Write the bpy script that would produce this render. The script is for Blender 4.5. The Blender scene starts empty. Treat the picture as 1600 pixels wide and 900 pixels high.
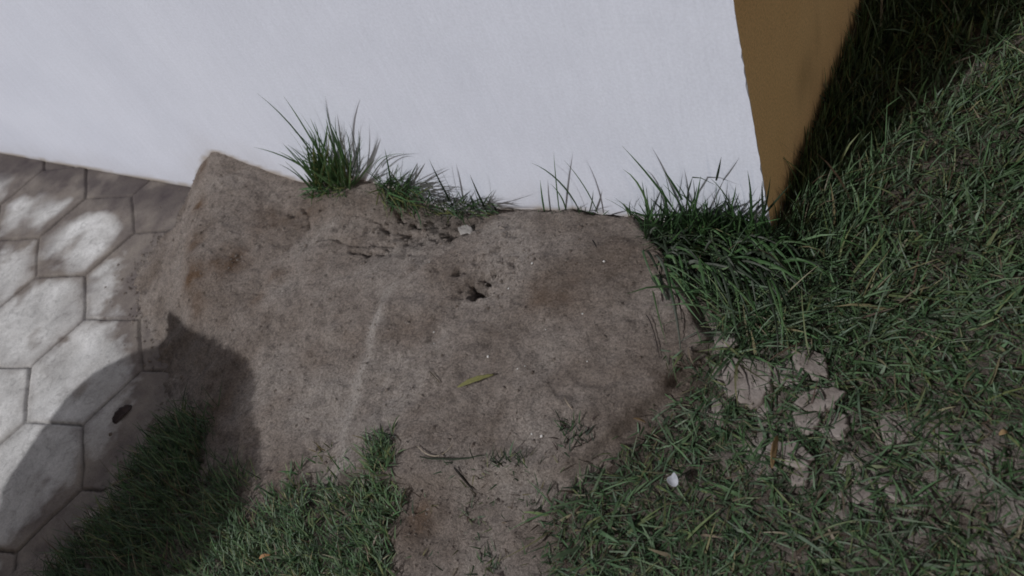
import bpy, math, random
import numpy as np
from mathutils import Matrix, Vector

rng = np.random.default_rng(7)
S = bpy.context.scene
COL = S.collection

# ------------------------------------------------------------------ camera
CAM = np.array([0.38359302, -0.90032592, 1.1])
R = np.array([[0.8360358093188993, 0.15681534031464092, -0.5257880510039157],
              [0.4342443763549749, -0.7748587162171408, 0.459375436333293],
              [-0.3353743388224147, -0.6123748189992203, -0.7159058135782251]])
F = 1300.0
cd = bpy.data.cameras.new('camera'); cam = bpy.data.objects.new('camera', cd); COL.objects.link(cam)
cd.sensor_width = 36.0; cd.lens = 36.0 * F / 1600.0
cd.clip_start = 0.02; cd.clip_end = 300.0
cx, cy, cz = R[:, 0], -R[:, 1], -R[:, 2]
cam.matrix_world = Matrix(((cx[0], cy[0], cz[0], CAM[0]), (cx[1], cy[1], cz[1], CAM[1]),
                           (cx[2], cy[2], cz[2], CAM[2]), (0, 0, 0, 1)))
cd.dof.use_dof = True; cd.dof.focus_distance = 1.42; cd.dof.aperture_fstop = 4.5
S.camera = cam

# ------------------------------------------------------------------ light (night, two street lamps far off, dim sky)
w = bpy.data.worlds.new('World'); S.world = w; w.use_nodes = True
bg = w.node_tree.nodes['Background']; bg.inputs['Color'].default_value = (0.92, 0.93, 1.08, 1); bg.inputs['Strength'].default_value = 0.062
def sun(name, strength, az, el, ang, colr):
    l = bpy.data.lights.new(name, 'SUN'); l.energy = strength; l.angle = math.radians(ang); l.color = colr
    o = bpy.data.objects.new(name, l); COL.objects.link(o)
    a, e = math.radians(az), math.radians(el)
    d = Vector((math.sin(a) * math.cos(e), math.cos(a) * math.cos(e), -math.sin(e)))
    o.rotation_euler = d.to_track_quat('-Z', 'Y').to_euler()
    o.location = (-2, -3, 3); return o
AZ, EL = 27.0, 40.0
sun('street_light_near', 2.2, AZ, EL, 0.45, (0.97, 0.975, 1.0))
sun('street_light_far', 0.36, AZ - 4.5, EL, .8, (1.0, 0.965, 0.975))
sun('ochre_fill_sun', 0.32, -52.0, 20.0, 2.0, (1.0, 0.87, 0.74))  # added warm fill to brighten the ochre wall, not a known lamp
S.view_settings.view_transform = 'Standard'; S.view_settings.look = 'None'
S.view_settings.exposure = 0.0; S.view_settings.gamma = 1.0; S.view_settings.use_curve_mapping = False
S.render.engine = 'CYCLES'
S.cycles.filter_width = 1.7
S.cycles.max_bounces = 5

# ------------------------------------------------------------------ helpers
def ray(p): return R @ np.array([p[0] - 800.0, p[1] - 450.0, F])
def on_z(p, z=0.0):
    v = ray(p); t = (z - CAM[2]) / v[2]; return CAM + v * t
def on_y(p, y=0.0):
    v = ray(p); t = (y - CAM[1]) / v[1]; return CAM + v * t
def to_px(P):
    v = (np.asarray(P) - CAM) @ R
    return np.stack([800 + F * v[:, 0] / v[:, 2], 450 + F * v[:, 1] / v[:, 2]], 1)

def _hash(ix, iy, seed):
    h = (ix.astype(np.int64) * 374761393 + iy.astype(np.int64) * 668265263 + seed * 974711) & 0x7fffffff
    h = ((h ^ (h >> 13)) * 1274126177) & 0x7fffffff
    return ((h ^ (h >> 16)) & 0xffff) / 65535.0
def vnoise(x, y, seed=0):
    ix, iy = np.floor(x), np.floor(y); fx, fy = x - ix, y - iy
    ix = ix.astype(np.int64); iy = iy.astype(np.int64)
    fx = fx * fx * (3 - 2 * fx); fy = fy * fy * (3 - 2 * fy)
    a, b = _hash(ix, iy, seed), _hash(ix + 1, iy, seed); c, d = _hash(ix, iy + 1, seed), _hash(ix + 1, iy + 1, seed)
    return (a * (1 - fx) + b * fx) * (1 - fy) + (c * (1 - fx) + d * fx) * fy
def fbm(x, y, freq, octv=4, seed=0, gain=0.5):
    s, a, t = 0, 1.0, 0
    for k in range(octv):
        s = s + a * (vnoise(x * freq + 17.3 * k, y * freq - 9.1 * k, seed + k) - 0.5); t += a; a *= gain; freq *= 2.03
    return s / t * 2            # about -1 .. 1
def sstep(a, b, x):
    t = np.clip((x - a) / (b - a), 0, 1); return t * t * (3 - 2 * t)
def inpoly(P, poly):
    x, y = P[:, 0], P[:, 1]; c = np.zeros(len(P), bool); n = len(poly)
    for i in range(n):
        x0, y0 = poly[i]; x1, y1 = poly[(i + 1) % n]
        if y0 == y1: continue
        m = ((y0 > y) != (y1 > y)) & (x < (x1 - x0) * (y - y0) / (y1 - y0) + x0); c ^= m
    return c
def seg_dist(P, pts, closed=False):
    d = np.full(len(P), 1e9); n = len(pts)
    for i in range(n if closed else n - 1):
        a = np.array(pts[i], float)[:2]; b = np.array(pts[(i + 1) % n], float)[:2]; ab = b - a
        t = np.clip(((P - a) @ ab) / max(ab @ ab, 1e-12), 0, 1)
        d = np.minimum(d, np.linalg.norm(P - (a + t[:, None] * ab), axis=1))
    return d

def mesh_np(name, V, Fc, mat=None, parent=None, attrs=None, smooth=True, link=True):
    me = bpy.data.meshes.new(name); V = np.asarray(V, np.float32)
    me.vertices.add(len(V)); me.vertices.foreach_set('co', V.ravel())
    if isinstance(Fc, np.ndarray):
        k = Fc.shape[1]; nf = len(Fc); flat = Fc.ravel(); starts = np.arange(nf) * k
    else:
        nf = len(Fc); flat = np.concatenate([np.array(f) for f in Fc]); ln = np.array([len(f) for f in Fc]); starts = np.concatenate([[0], np.cumsum(ln)[:-1]])
    me.loops.add(len(flat)); me.loops.foreach_set('vertex_index', flat.astype(np.int32))
    me.polygons.add(nf); me.polygons.foreach_set('loop_start', starts.astype(np.int32))
    me.update(calc_edges=True); me.validate()
    me.polygons.foreach_set('use_smooth', np.full(len(me.polygons), smooth, bool))
    for an, A in (attrs or {}).items():
        at = me.color_attributes.new(an, 'FLOAT_COLOR', 'POINT'); A = np.asarray(A, np.float32)
        if A.shape[1] == 3: A = np.hstack([A, np.ones((len(A), 1), np.float32)])
        at.data.foreach_set('color', A.ravel())
    if mat: me.materials.append(mat)
    o = bpy.data.objects.new(name, me)
    if link: COL.objects.link(o)
    if parent: o.parent = parent
    return o
def tag(o, label=None, cat=None, group=None, kind=None):
    if label: o['label'] = label
    if cat: o['category'] = cat
    if group: o['group'] = group
    if kind: o['kind'] = kind
    return o
def empty(name, loc):
    o = bpy.data.objects.new(name, None); o.location = loc; o.empty_display_size = 0.05; COL.objects.link(o); return o
def attach(o, root):
    o.parent = root; o.matrix_parent_inverse = Matrix.Translation(root.location).inverted(); return o
def grid_mesh(xs, ys):
    X, Y = np.meshgrid(xs, ys); nx, ny = len(xs), len(ys)
    i = np.arange(nx * ny).reshape(ny, nx)
    Fc = np.stack([i[:-1, :-1], i[:-1, 1:], i[1:, 1:], i[1:, :-1]], -1).reshape(-1, 4)
    return X.ravel(), Y.ravel(), Fc

class NT:
    def __init__(s, name):
        s.m = bpy.data.materials.new(name); s.m.use_nodes = True; s.t = s.m.node_tree; s.b = s.t.nodes['Principled BSDF']
        s.tc = s.t.nodes.new('ShaderNodeTexCoord')
    def n(s, typ, **kw):
        nd = s.t.nodes.new(typ)
        for k, v in kw.items(): setattr(nd, k, v)
        return nd
    def l(s, a, b): s.t.links.new(a, b)
    def noise(s, scale, detail=6, rough=0.55, dist=0.0, vec=None, stretch=None):
        nd = s.n('ShaderNodeTexNoise'); nd.inputs['Scale'].default_value = scale; nd.inputs['Detail'].default_value = detail
        nd.inputs['Roughness'].default_value = rough; nd.inputs['Distortion'].default_value = dist
        src = vec or s.tc.outputs['Object']
        if stretch:
            mp = s.n('ShaderNodeMapping'); mp.inputs['Scale'].default_value = stretch; s.l(src, mp.inputs['Vector']); src = mp.outputs[0]
        s.l(src, nd.inputs['Vector']); return nd.outputs['Fac']
    def ramp(s, fac, stops):
        r = s.n('ShaderNodeValToRGB'); e = r.color_ramp.elements
        while len(e) < len(stops): e.new(0.5)
        for k, (p, c) in enumerate(stops):
            e[k].position = p; e[k].color = (c, c, c, 1) if not isinstance(c, tuple) else (*c, 1)
        s.l(fac, r.inputs['Fac']); return r.outputs['Color']
    def mix(s, fac, a, b, mode='MIX'):
        m = s.n('ShaderNodeMix', data_type='RGBA', blend_type=mode)
        for sock, v in ((m.inputs[0], fac), (m.inputs[6], a), (m.inputs[7], b)):
            if isinstance(v, bpy.types.NodeSocket): s.l(v, sock)
            elif isinstance(v, tuple): sock.default_value = (*v, 1)
            else: sock.default_value = v
        return m.outputs[2]
    def attr(s, name):
        a = s.n('ShaderNodeAttribute', attribute_name=name); return a
    def sep(s, c):
        q = s.n('ShaderNodeSeparateColor'); s.l(c, q.inputs[0]); return q.outputs
    def bump(s, h, strength, dist, prev=None):
        b = s.n('ShaderNodeBump'); b.inputs['Strength'].default_value = strength; b.inputs['Distance'].default_value = dist
        s.l(h, b.inputs['Height'])
        if prev: s.l(prev, b.inputs['Normal'])
        return b.outputs[0]
    def fin(s, color=None, rough=0.9, normal=None, spec=0.2):
        if color is not None:
            if isinstance(color, tuple): s.b.inputs['Base Color'].default_value = (*color, 1)
            else: s.l(color, s.b.inputs['Base Color'])
        s.b.inputs['Roughness'].default_value = rough; s.b.inputs['Specular IOR Level'].default_value = spec
        if normal: s.l(normal, s.b.inputs['Normal'])
        return s.m

# ------------------------------------------------------------------ materials
def mat_soil():
    t = NT('dry_sandy_soil'); at = t.sep(t.attr('tone').outputs['Color'])   # R litter, G pale crust and painted lit ridge face, B reddish
    big = t.ramp(t.noise(5.0, 5, .6, .4), [(0.34, (.225, .182, .152)), (0.5, (.335, .284, .248)), (0.66, (.40, .35, .312))])
    fine = t.ramp(t.noise(210, 4, .75), [(0.3, .52), (0.5, .98), (0.72, 1.4)])
    mid = t.ramp(t.noise(36, 7, .78, .6), [(0.36, .62), (0.46, .94), (0.6, 1.05), (0.7, 1.2)])
    c = t.mix(1.0, big, fine, 'MULTIPLY'); c = t.mix(1.0, c, mid, 'MULTIPLY')
    c = t.mix(at[1], c, t.mix(1.0, (.46, .41, .37), fine, 'MULTIPLY'))
    c = t.mix(at[2], c, t.mix(1.0, (.165, .105, .068), fine, 'MULTIPLY'))
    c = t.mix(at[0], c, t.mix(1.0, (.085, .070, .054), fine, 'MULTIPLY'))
    n1 = t.bump(t.noise(60, 8, .78), 1.0, .011); n2 = t.bump(t.noise(300, 4, .75), 1.0, .004, n1)
    return t.fin(c, .97, n2, .1)
def mat_paver():
    t = NT('cast_concrete_paver'); at = t.sep(t.attr('tone').outputs['Color'])   # R dirt, G joint
    base = t.ramp(t.noise(9, 6, .6, .3), [(0.3, (.40, .39, .375)), (0.5, (.56, .55, .53)), (0.68, (.72, .71, .69))])
    mot = t.ramp(t.noise(38, 6, .7, 1.2), [(0.32, .66), (0.46, .96), (0.7, 1.12)])
    fine = t.ramp(t.noise(240, 3, .7), [(0.3, .82), (0.5, 1.0), (0.7, 1.12)])
    c = t.mix(1.0, base, mot, 'MULTIPLY'); c = t.mix(1.0, c, fine, 'MULTIPLY')
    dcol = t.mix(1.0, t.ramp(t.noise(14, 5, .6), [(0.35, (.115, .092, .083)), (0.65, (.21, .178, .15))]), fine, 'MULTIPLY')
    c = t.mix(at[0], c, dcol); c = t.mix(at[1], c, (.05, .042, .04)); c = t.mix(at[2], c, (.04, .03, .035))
    n1 = t.bump(t.noise(60, 6, .65), .5, .003); n2 = t.bump(t.noise(300, 3, .7), .5, .001, n1)
    return t.fin(c, .85, n2, .25)
def mat_white():
    t = NT('white_wall_paint')
    c = t.ramp(t.noise(2.2, 5, .6), [(0.35, (.665, .69, .775)), (0.65, (.72, .745, .83))])
    br = t.ramp(t.noise(24, 6, .6, .2, stretch=(3.0, 1, .45)), [(0.3, .965), (0.7, 1.02)])
    c = t.mix(1.0, c, br, 'MULTIPLY')
    fine = t.ramp(t.noise(190, 3, .7), [(0.3, .93), (0.7, 1.05)]); c = t.mix(1.0, c, fine, 'MULTIPLY')
    at = t.sep(t.attr('tone').outputs['Color'])
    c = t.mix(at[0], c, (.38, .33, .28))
    n = t.bump(t.noise(55, 5, .6, .3, stretch=(3.5, 1, .4)), .28, .0022)
    n = t.bump(t.noise(12, 3, .5), .25, .004, n)
    return t.fin(c, .75, n, .25)
def mat_ochre():
    t = NT('ochre_wall_paint')
    c = t.ramp(t.noise(3.0, 5, .6), [(0.35, (.86, .57, .28)), (0.65, (.95, .655, .34))])
    fine = t.ramp(t.noise(260, 3, .8), [(0.3, .78), (0.5, 1), (0.7, 1.2)]); c = t.mix(1.0, c, fine, 'MULTIPLY')
    at = t.sep(t.attr('tone').outputs['Color']); c = t.mix(at[0], c, (.25, .15, .07))
    n = t.bump(t.noise(140, 4, .7), .6, .002)
    return t.fin(c, .85, n, .2)
def mat_blade(name='grass_blade', rough=.55):
    t = NT(name); a = t.attr('tint').outputs['Color']
    c = t.mix(1.0, a, t.ramp(t.noise(120, 2), [(0.3, .8), (0.7, 1.15)]), 'MULTIPLY')
    m = t.fin(c, rough, None, .35); 
    tr = t.n('ShaderNodeBsdfTranslucent'); t.l(c, tr.inputs['Color'])
    mx = t.n('ShaderNodeMixShader'); mx.inputs[0].default_value = .22
    out = t.t.nodes['Material Output']; t.l(t.b.outputs[0], mx.inputs[1]); t.l(tr.outputs[0], mx.inputs[2]); t.l(mx.outputs[0], out.inputs['Surface'])
    return m
def mat_plain(name, a, b, scale=60, rough=.8, bumpd=.001):
    t = NT(name); c = t.ramp(t.noise(scale, 5, .65), [(0.32, a), (0.68, b)])
    return t.fin(c, rough, t.bump(t.noise(scale * 3, 4, .7), .6, bumpd), .25)

M_SOIL, M_PAV, M_WHITE, M_OCHRE = mat_soil(), mat_paver(), mat_white(), mat_ochre()
M_BLADE = mat_blade(); M_DEAD = mat_blade('withered_blade', .8)

# ------------------------------------------------------------------ terrain height
def path_z(x): return -0.088 + 0.035 * np.clip(-1.87 - x, -1.0, 1.5)
wall_prof = [(-1.629, -.098), (-1.600, -.085), (-1.538, -.027), (-1.46, .03), (-1.407, .058), (-1.34, .045), (-1.273, .022), (-1.2, .0), (-1.126, -.022),
             (-1.04, -.002), (-.97, .020), (-.92, .022), (-.86, .010), (-.79, -.012), (-.711, -.040), (-.65, -.045), (-.597, -.038), (-.57, -.022), (-.5, -.008), (-.376, .007), (-.243, .002), (-.1, .008), (0, .0)]
ctrl = [(x, 0.0, z) for x, z in wall_prof] + [(x, .04, z) for x, z in wall_prof[::2]]
bound_px = [(300, 295), (262, 355), (215, 410), (215, 480), (245, 530), (245, 610), (190, 700), (120, 790), (20, 880), (-60, 1000)]
bound = [on_z(p, -.088)[:2] for p in bound_px]
for k, b in enumerate(bound):
    ctrl.append((b[0], b[1], path_z(b[0]) + .001)); ctrl.append((b[0] - .12, b[1] - .02, path_z(b[0]) - .035))
def cp(px, py, z): p = on_z((px, py), z); ctrl.append((p[0], p[1], z))
for px, py, z in [(305, 350, .012), (312, 400, .016), (305, 450, .002), (270, 400, -.045), (262, 450, -.055), (400, 380, -.008), (370, 430, -.012), (400, 490, -.022), (280, 500, -.06), (330, 620, -.05), (430, 620, -.025), (500, 480, .0),
                  (540, 400, .006), (560, 600, -.012), (600, 420, .004), (700, 450, .0), (690, 400, .004), (800, 420, .01), (760, 560, .01), (900, 420, .014), (850, 640, .006), (980, 450, .014),
                  (980, 560, .01), (1060, 560, .004), (1000, 400, .012), (930, 680, .0), (700, 720, -.004), (560, 730, -.012), (400, 760, -.03), (250, 800, -.045), (150, 900, -.06), (500, 900, -.02),
                  (750, 880, -.008), (1000, 800, -.004), (1150, 420, .004), (1150, 600, .0), (1300, 500, .002), (1300, 750, .002), (1500, 600, .0), (1500, 850, .0), (1450, 200, .0), (1290, 280, .0), (1340, 60, 0)]:
    cp(px, py, z)
for x, y in [(.8, 0), (.8, .8), (.8, -.7), (.8, -1.6), (0, -1.6), (-.6, -1.3), (.3, 1.2)]: ctrl.append((x, y, 0))
for x, y in [(-3, .3), (-3, -.5), (-2.4, -1.0), (-2, -1.6), (-2.2, -.3), (-2.4, .1), (-1.95, -.7)]: ctrl.append((x, y, path_z(x) - .04))
ctrl = np.array(ctrl)
def _phi(r2): return 0.5 * r2 * np.log(r2 + 1e-9)
def _tps():
    P = ctrl[:, :2]; n = len(P); r2 = ((P[:, None] - P[None]) ** 2).sum(2); K = _phi(r2) + np.eye(n) * 2e-4
    A = np.zeros((n + 3, n + 3)); A[:n, :n] = K; A[:n, n] = 1; A[:n, n + 1:] = P; A[n, :n] = 1; A[n + 1:, :n] = P.T
    return np.linalg.solve(A, np.concatenate([ctrl[:, 2], np.zeros(3)]))
W_ = _tps(); NC = len(ctrl)
slab_poly = [on_z(p, .01)[:2] for p in [(618, 445), (600, 480), (585, 525), (560, 580), (535, 660), (520, 742), (640, 752), (880, 742), (1040, 622), (1112, 532), (1062, 430), (1000, 345), (900, 332), (780, 328), (765, 345), (700, 400)]]
ridge = [on_z(p, .0)[:2] for p in [(640, 420), (603, 475), (590, 520), (566, 575), (538, 650), (522, 740)]]
pits = [(762, 470, .010, .030), (746, 474, .009, .026), (733, 462, .007, .016), (755, 466, .013, .050), (748, 452, .008, .02), (768, 452, .009, .016), (722, 440, .007, .020), (722, 425, .005, .01), (781, 441, .006, .022), (770, 452, .007, .022), (757, 425, .005, .01), (795, 424, .005, .007),
        (786, 408, .006, .008), (727, 475, .010, .010), (693, 440, .005, .006), (706, 364, .012, .034), (690, 360, .010, .03), (752, 356, .010, .028), (738, 362, .007, .018), (670, 366, .008, .018), (655, 372, .006, .012), (730, 362, .007, .010), (540, 380, .01, .008),
        (600, 385, .008, .007), (640, 365, .010, .01), (450, 330, .010, .010), (470, 345, .008, .010), (485, 560, .005, .006), (345, 470, .006, .007), (470, 562, .005, .006), (660, 372, .008, .012)]
pitw = [(on_z((a, b), 0)[:2], r, d) for a, b, r, d in pits]
cracks_px = [[(520, 372), (560, 388), (610, 378), (650, 368), (690, 352)], [(590, 345), (620, 362), (660, 358)], [(700, 365), (735, 356), (760, 345)], [(545, 395), (580, 402), (600, 392)],
             [(468, 318), (478, 345), (490, 375)], [(620, 330), (640, 345), (660, 350)]]
cracks = [[on_z(q, 0)[:2] for q in c] for c in cracks_px]
def plates(Pp, freq, seed):
    q = Pp + .009 * np.column_stack([fbm(Pp[:, 0], Pp[:, 1], 38, 3, seed + 500), fbm(Pp[:, 0], Pp[:, 1], 38, 3, seed + 510)])
    q = q * freq; ci = np.floor(q).astype(np.int64); b1 = np.full(len(q), 9.); b2 = b1.copy(); hh = np.zeros(len(q))
    for i in (-1, 0, 1):
        for j in (-1, 0, 1):
            a, b = ci[:, 0] + i, ci[:, 1] + j; px_, py_ = a + .1 + .8 * _hash(a, b, seed), b + .1 + .8 * _hash(a, b, seed + 1); d = np.hypot(q[:, 0] - px_, q[:, 1] - py_)
            nb = d < b1; b2 = np.where(nb, b1, np.minimum(b2, d)); hh = np.where(nb, _hash(a, b, seed + 2), hh); b1 = np.where(nb, d, b1)
    return sstep(.02, .16, b2 - b1) * (.35 + .65 * hh)
BARE = [(1180, 597, 50), (1262, 572, 34), (1215, 600, 30), (1275, 628, 34), (1122, 640, 20), (1205, 705, 48), (1405, 672, 34), (1525, 725, 75), (1365, 762, 42), (1430, 775, 40), (1585, 790, 50), (1250, 745, 22),
        (1545, 850, 45), (1300, 600, 26), (1130, 530, 22), (1330, 720, 34), (1470, 700, 40), (1250, 660, 30), (1320, 655, 26), (1430, 840, 30), (1310, 800, 24)]
def bare_w(P):
    px = to_px(np.column_stack([P, np.zeros(len(P))])); b = np.zeros(len(P))
    wv = 14 * np.column_stack([fbm(P[:, 0], P[:, 1], 25, 3, 5), fbm(P[:, 0], P[:, 1], 25, 3, 8)]); px = px + wv
    for a, c, r in BARE: b = np.maximum(b, np.exp(-(((px[:, 0] - a) ** 2 + (px[:, 1] - c) ** 2) / (r * r)) ** 1.5))
    return b
def ground_z(x, y):
    x = np.atleast_1d(np.asarray(x, float)); y = np.atleast_1d(np.asarray(y, float)); z = np.zeros_like(x)
    for s in range(0, len(x), 40000):
        xs, ys = x[s:s + 40000], y[s:s + 40000]
        r2 = (xs[:, None] - ctrl[None, :, 0]) ** 2 + (ys[:, None] - ctrl[None, :, 1]) ** 2
        z[s:s + 40000] = _phi(r2) @ W_[:NC] + W_[NC] + W_[NC + 1] * xs + W_[NC + 2] * ys
    far = np.maximum.reduce([x - .8, -3.0 - x, y - 1.2, -1.7 - y, np.zeros_like(x)])
    z = np.clip(z, -.2, .09) * np.exp(-far * 2.2) + np.where(x < -1.5, -.13, 0) * (1 - np.exp(-far * 2.2))
    # lumps and grain
    soilw = sstep(-1.9, -1.5, x)
    wx, wy = x + .03 * fbm(x, y, 9, 2, 91), y + .03 * fbm(x, y, 9, 2, 92)
    z = z + soilw * (.0105 * fbm(wx, wy, 7, 4, 3) + .0060 * fbm(wx, wy, 24, 4, 11) + .0034 * fbm(x, y, 70, 3, 21) - .004 * sstep(.25, .5, fbm(wx, wy, 40, 3, 23)) * sstep(-.1, .3, fbm(x, y, 6, 2, 25)))
    P = np.stack([x, y], 1); m = (x > -1.8) & (x < .2) & (y > -1.1) & (y < .1)
    Q = P[m] + np.stack([.010 * fbm(x[m], y[m], 16, 3, 31), .010 * fbm(x[m], y[m], 16, 3, 37)], 1)
    zz = np.zeros(m.sum())
    # raised slab of packed soil
    ins = inpoly(Q, slab_poly); dd = seg_dist(Q, slab_poly, True); sd = np.where(ins, dd, -dd)
    zz += .021 * sstep(-.003, .011, sd)
    dr = seg_dist(Q, ridge); zz += .009 * np.exp(-(dr / .013) ** 2)
    for (c, r, d) in pitw:
        q = Q + np.stack([.010 * fbm(x[m], y[m], 75, 3, 51), .010 * fbm(x[m], y[m], 75, 3, 57)], 1)
        rr = np.hypot((q[:, 0] - c[0]), (q[:, 1] - c[1])); zz -= d * np.exp(-(rr / r) ** 4)
    for c in cracks:
        q = Q + .014 * np.stack([fbm(x[m], y[m], 40, 3, 61), fbm(x[m], y[m], 40, 3, 67)], 1)
        zz -= .013 * np.exp(-(seg_dist(q, c) / .0042) ** 2) * sstep(-.25, .25, fbm(x[m], y[m], 30, 2, 68))
    # crumbly broken ring around the hole
    hc = on_z((770, 440), 0)[:2]; hr = np.hypot(Q[:, 0] - hc[0], Q[:, 1] - hc[1])
    zz += np.exp(-(hr / .11) ** 2) * (-.010 * sstep(.25, .6, fbm(x[m], y[m], 55, 3, 71)) + .003 * fbm(x[m], y[m], 120, 2, 75))
    spill = np.exp(-(seg_dist(P[m], bound) / .06) ** 2); zz += spill * (.012 * fbm(x[m], y[m], 13, 4, 141) + .006 * fbm(x[m], y[m], 60, 3, 143))
    # rubble: broken soil plates along the foot of the wall and in the bare patches of the lawn
    gw = np.zeros(m.sum()); pxq = to_px(np.column_stack([P[m], np.zeros(m.sum())]))
    gw = np.exp(-(((pxq[:, 0] - 625) / 130) ** 2 + ((pxq[:, 1] - 355) / 34) ** 2))
    zz += gw * (.008 * (plates(P[m], 19, 5) - .5) + .004 * fbm(x[m], y[m], 60, 3, 145)) * (pxq[:, 1] > 300)
    z[m] += zz
    m2 = (x > -.3) & (x < .6) & (y < .1) & (y > -1.0)
    bw = bare_w(P[m2]); z[m2] += bw * (.010 * (plates(P[m2], 15, 9) - .35))
    return z
# density of the grass in picture regions, projected on to the ground
Z_RIGHT = [on_z(p)[:2] for p in [(985, 338), (1205, 366), (1214, 372), (1352, 8)]] + [np.array([.0, 1.6]), np.array([1.6, 1.6]), np.array([1.6, -1.9]), np.array([-.5, -1.5])] + \
          [on_z(p)[:2] for p in [(830, 960), (858, 860), (870, 780), (930, 725), (985, 665), (1045, 622), (1050, 575), (1108, 535), (1085, 470), (1058, 425), (1020, 385)]]
Z_MID = [on_z(p, -.02)[:2] for p in [(180, 960), (330, 838), (430, 765), (480, 742), (520, 748), (570, 728), (590, 690), (625, 690), (640, 735), (650, 775), (640, 830), (622, 960)]]
Z_VERGE = [on_z(p, -.05)[:2] for p in [(245, 650), (290, 620), (325, 640), (350, 715), (400, 745), (440, 775), (380, 840), (230, 990), (-60, 1040), (30, 900), (110, 800), (180, 715), (240, 650)]]
Z_SPARSE = [on_z(p)[:2] for p in [(640, 745), (700, 720), (800, 722), (905, 735), (880, 790), (860, 960), (622, 960), (640, 850)]]
def soft(P, poly, seed, wd=.035):
    ins = inpoly(P, poly); sd = np.where(ins, 1, -1) * seg_dist(P, poly, True)
    sd = sd + .8 * wd * fbm(P[:, 0], P[:, 1], 22, 4, seed) + .3 * wd * fbm(P[:, 0], P[:, 1], 80, 2, seed + 7)
    return sstep(-.3 * wd, .9 * wd, sd) ** 1.3
def lawn_d(P): return soft(P, Z_RIGHT, 700) * (1 - .86 * bare_w(P))

def axis(lo, hi, step, far):
    a = list(np.arange(lo, hi, step)); s = step
    x = a[-1]
    while x < far: s *= 1.35; x += s; a.append(x)
    s = step; x = a[0]; pre = []
    while x > -far: s *= 1.35; x -= s; pre.append(x)
    return np.array(pre[::-1] + a)
xs, ys = axis(-1.75, .55, .0052, 60), axis(-1.12, .75, .0052, 60)
GX, GY, GF = grid_mesh(xs, ys); GZ = ground_z(GX, GY)
P = np.column_stack([GX, GY])
near = (GX > -2) & (GX < 1.6) & (GY > -1.9) & (GY < 1.6)
lit = np.zeros(len(P)); 
PP = P[near] + .02 * np.column_stack([fbm(GX[near], GY[near], 18, 3, 41), fbm(GX[near], GY[near], 18, 3, 43)])
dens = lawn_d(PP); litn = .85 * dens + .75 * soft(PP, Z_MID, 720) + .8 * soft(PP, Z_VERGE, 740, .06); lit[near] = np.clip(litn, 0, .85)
lit[~near & (GX > -1.2)] = .8
lit *= (.75 + .35 * fbm(GX, GY, 30, 3, 45))
pale = 1.1 * bare_w(P) * near + 1.25 * np.exp(-(seg_dist(P + .012 * np.column_stack([fbm(GX, GY, 20, 2, 55), fbm(GX, GY, 20, 2, 56)]), ridge) / .019) ** 2) * (near)  # ridge term paints the lit face of the step as paler soil
def spot(px, py, r, amp, z=0): 
    c = on_z((px, py), z)[:2]; return amp * np.exp(-(((GX - c[0]) ** 2 + (GY - c[1]) ** 2) / r ** 2))
pale = pale + spot(590, 515, .022, .8) + spot(760, 490, .05, .5) + spot(850, 430, .07, .35) + spot(330, 430, .05, .3) + spot(620, 400, .08, .4) + spot(450, 640, .05, .35)
pale *= (.7 + .5 * fbm(GX, GY, 22, 3, 46))
red = spot(360, 410, .05, .9) + spot(312, 380, .035, 1.0) + spot(318, 330, .03, .8) + spot(325, 280, .03, .6) + spot(308, 440, .035, 1.0) + spot(410, 350, .05, .6) + spot(480, 330, .05, .5) + spot(430, 425, .03, .5) + spot(395, 460, .02, .6) + spot(880, 475, .05, .5) + spot(655, 800, .035, .7) + spot(300, 470, .03, .6) + spot(300, 430, .03, .8) + spot(320, 600, .06, .5) + .25 * sstep(.1, .6, fbm(GX, GY, 9, 3, 48))
red *= (.75 + .7 * fbm(GX, GY, 35, 3, 49))
TONE = np.clip(np.column_stack([lit, pale, red]), 0, 1)
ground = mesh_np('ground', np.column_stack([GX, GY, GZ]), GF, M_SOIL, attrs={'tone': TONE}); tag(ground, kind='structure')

# ------------------------------------------------------------------ paved path
HS, HT = .1775, math.radians(47.0)
AFF = np.array([[1.0385271270232768, -0.02684777492999078], [0.028267879337022572, 0.9443748365266705]]); OFF = np.array([-1.491529078400464, -0.581196119999494])
def hex_edge(P):
    q = (P - OFF) @ np.linalg.inv(AFF)
    c, s = math.cos(-HT), math.sin(-HT); q = np.column_stack([q[:, 0] * c - q[:, 1] * s, q[:, 0] * s + q[:, 1] * c])
    best = np.full(len(q), 1e9); second = best.copy(); idi = np.zeros(len(q)); W = HS * math.sqrt(3)
    j0 = np.round(q[:, 1] / (W * math.sin(math.pi / 3)))
    for dj in (-1, 0, 1):
        j = j0 + dj; i0 = np.round(q[:, 0] / W - j * .5)
        for di in (-1, 0, 1):
            i = i0 + di; dx = q[:, 0] - W * (i + j * .5); dy = q[:, 1] - W * math.sin(math.pi / 3) * j; d = dx * dx + dy * dy
            nb = d < best; second = np.where(nb, best, np.minimum(second, d)); idi = np.where(nb, i * 13.7 + j * 7.3, idi); best = np.where(nb, d, best)
    return (second - best) / (2 * W), idi
pxs, pys = np.arange(-3.8, -1.02, .0038), np.arange(-1.5, .0, .0038)
QX, QY, QF = grid_mesh(pxs, pys); Q = np.column_stack([QX, QY])
Qw = Q + .004 * np.column_stack([fbm(QX, QY, 12, 3, 101), fbm(QX, QY, 12, 3, 103)])
he, hid = hex_edge(Qw)
jd = he + .0012 * fbm(QX, QY, 60, 2, 105)
joint = (1 - sstep(.0014, .0050, jd)) * (.75 + .5 * fbm(QX, QY, 24, 3, 131))
QZ = path_z(QX) - .006 * (1 - sstep(.001, .0048, jd))  + .0012 * fbm(QX, QY, 12, 4, 107) + .0016 * np.sin(hid * 3.1)
bb = seg_dist(Q, bound)
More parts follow.
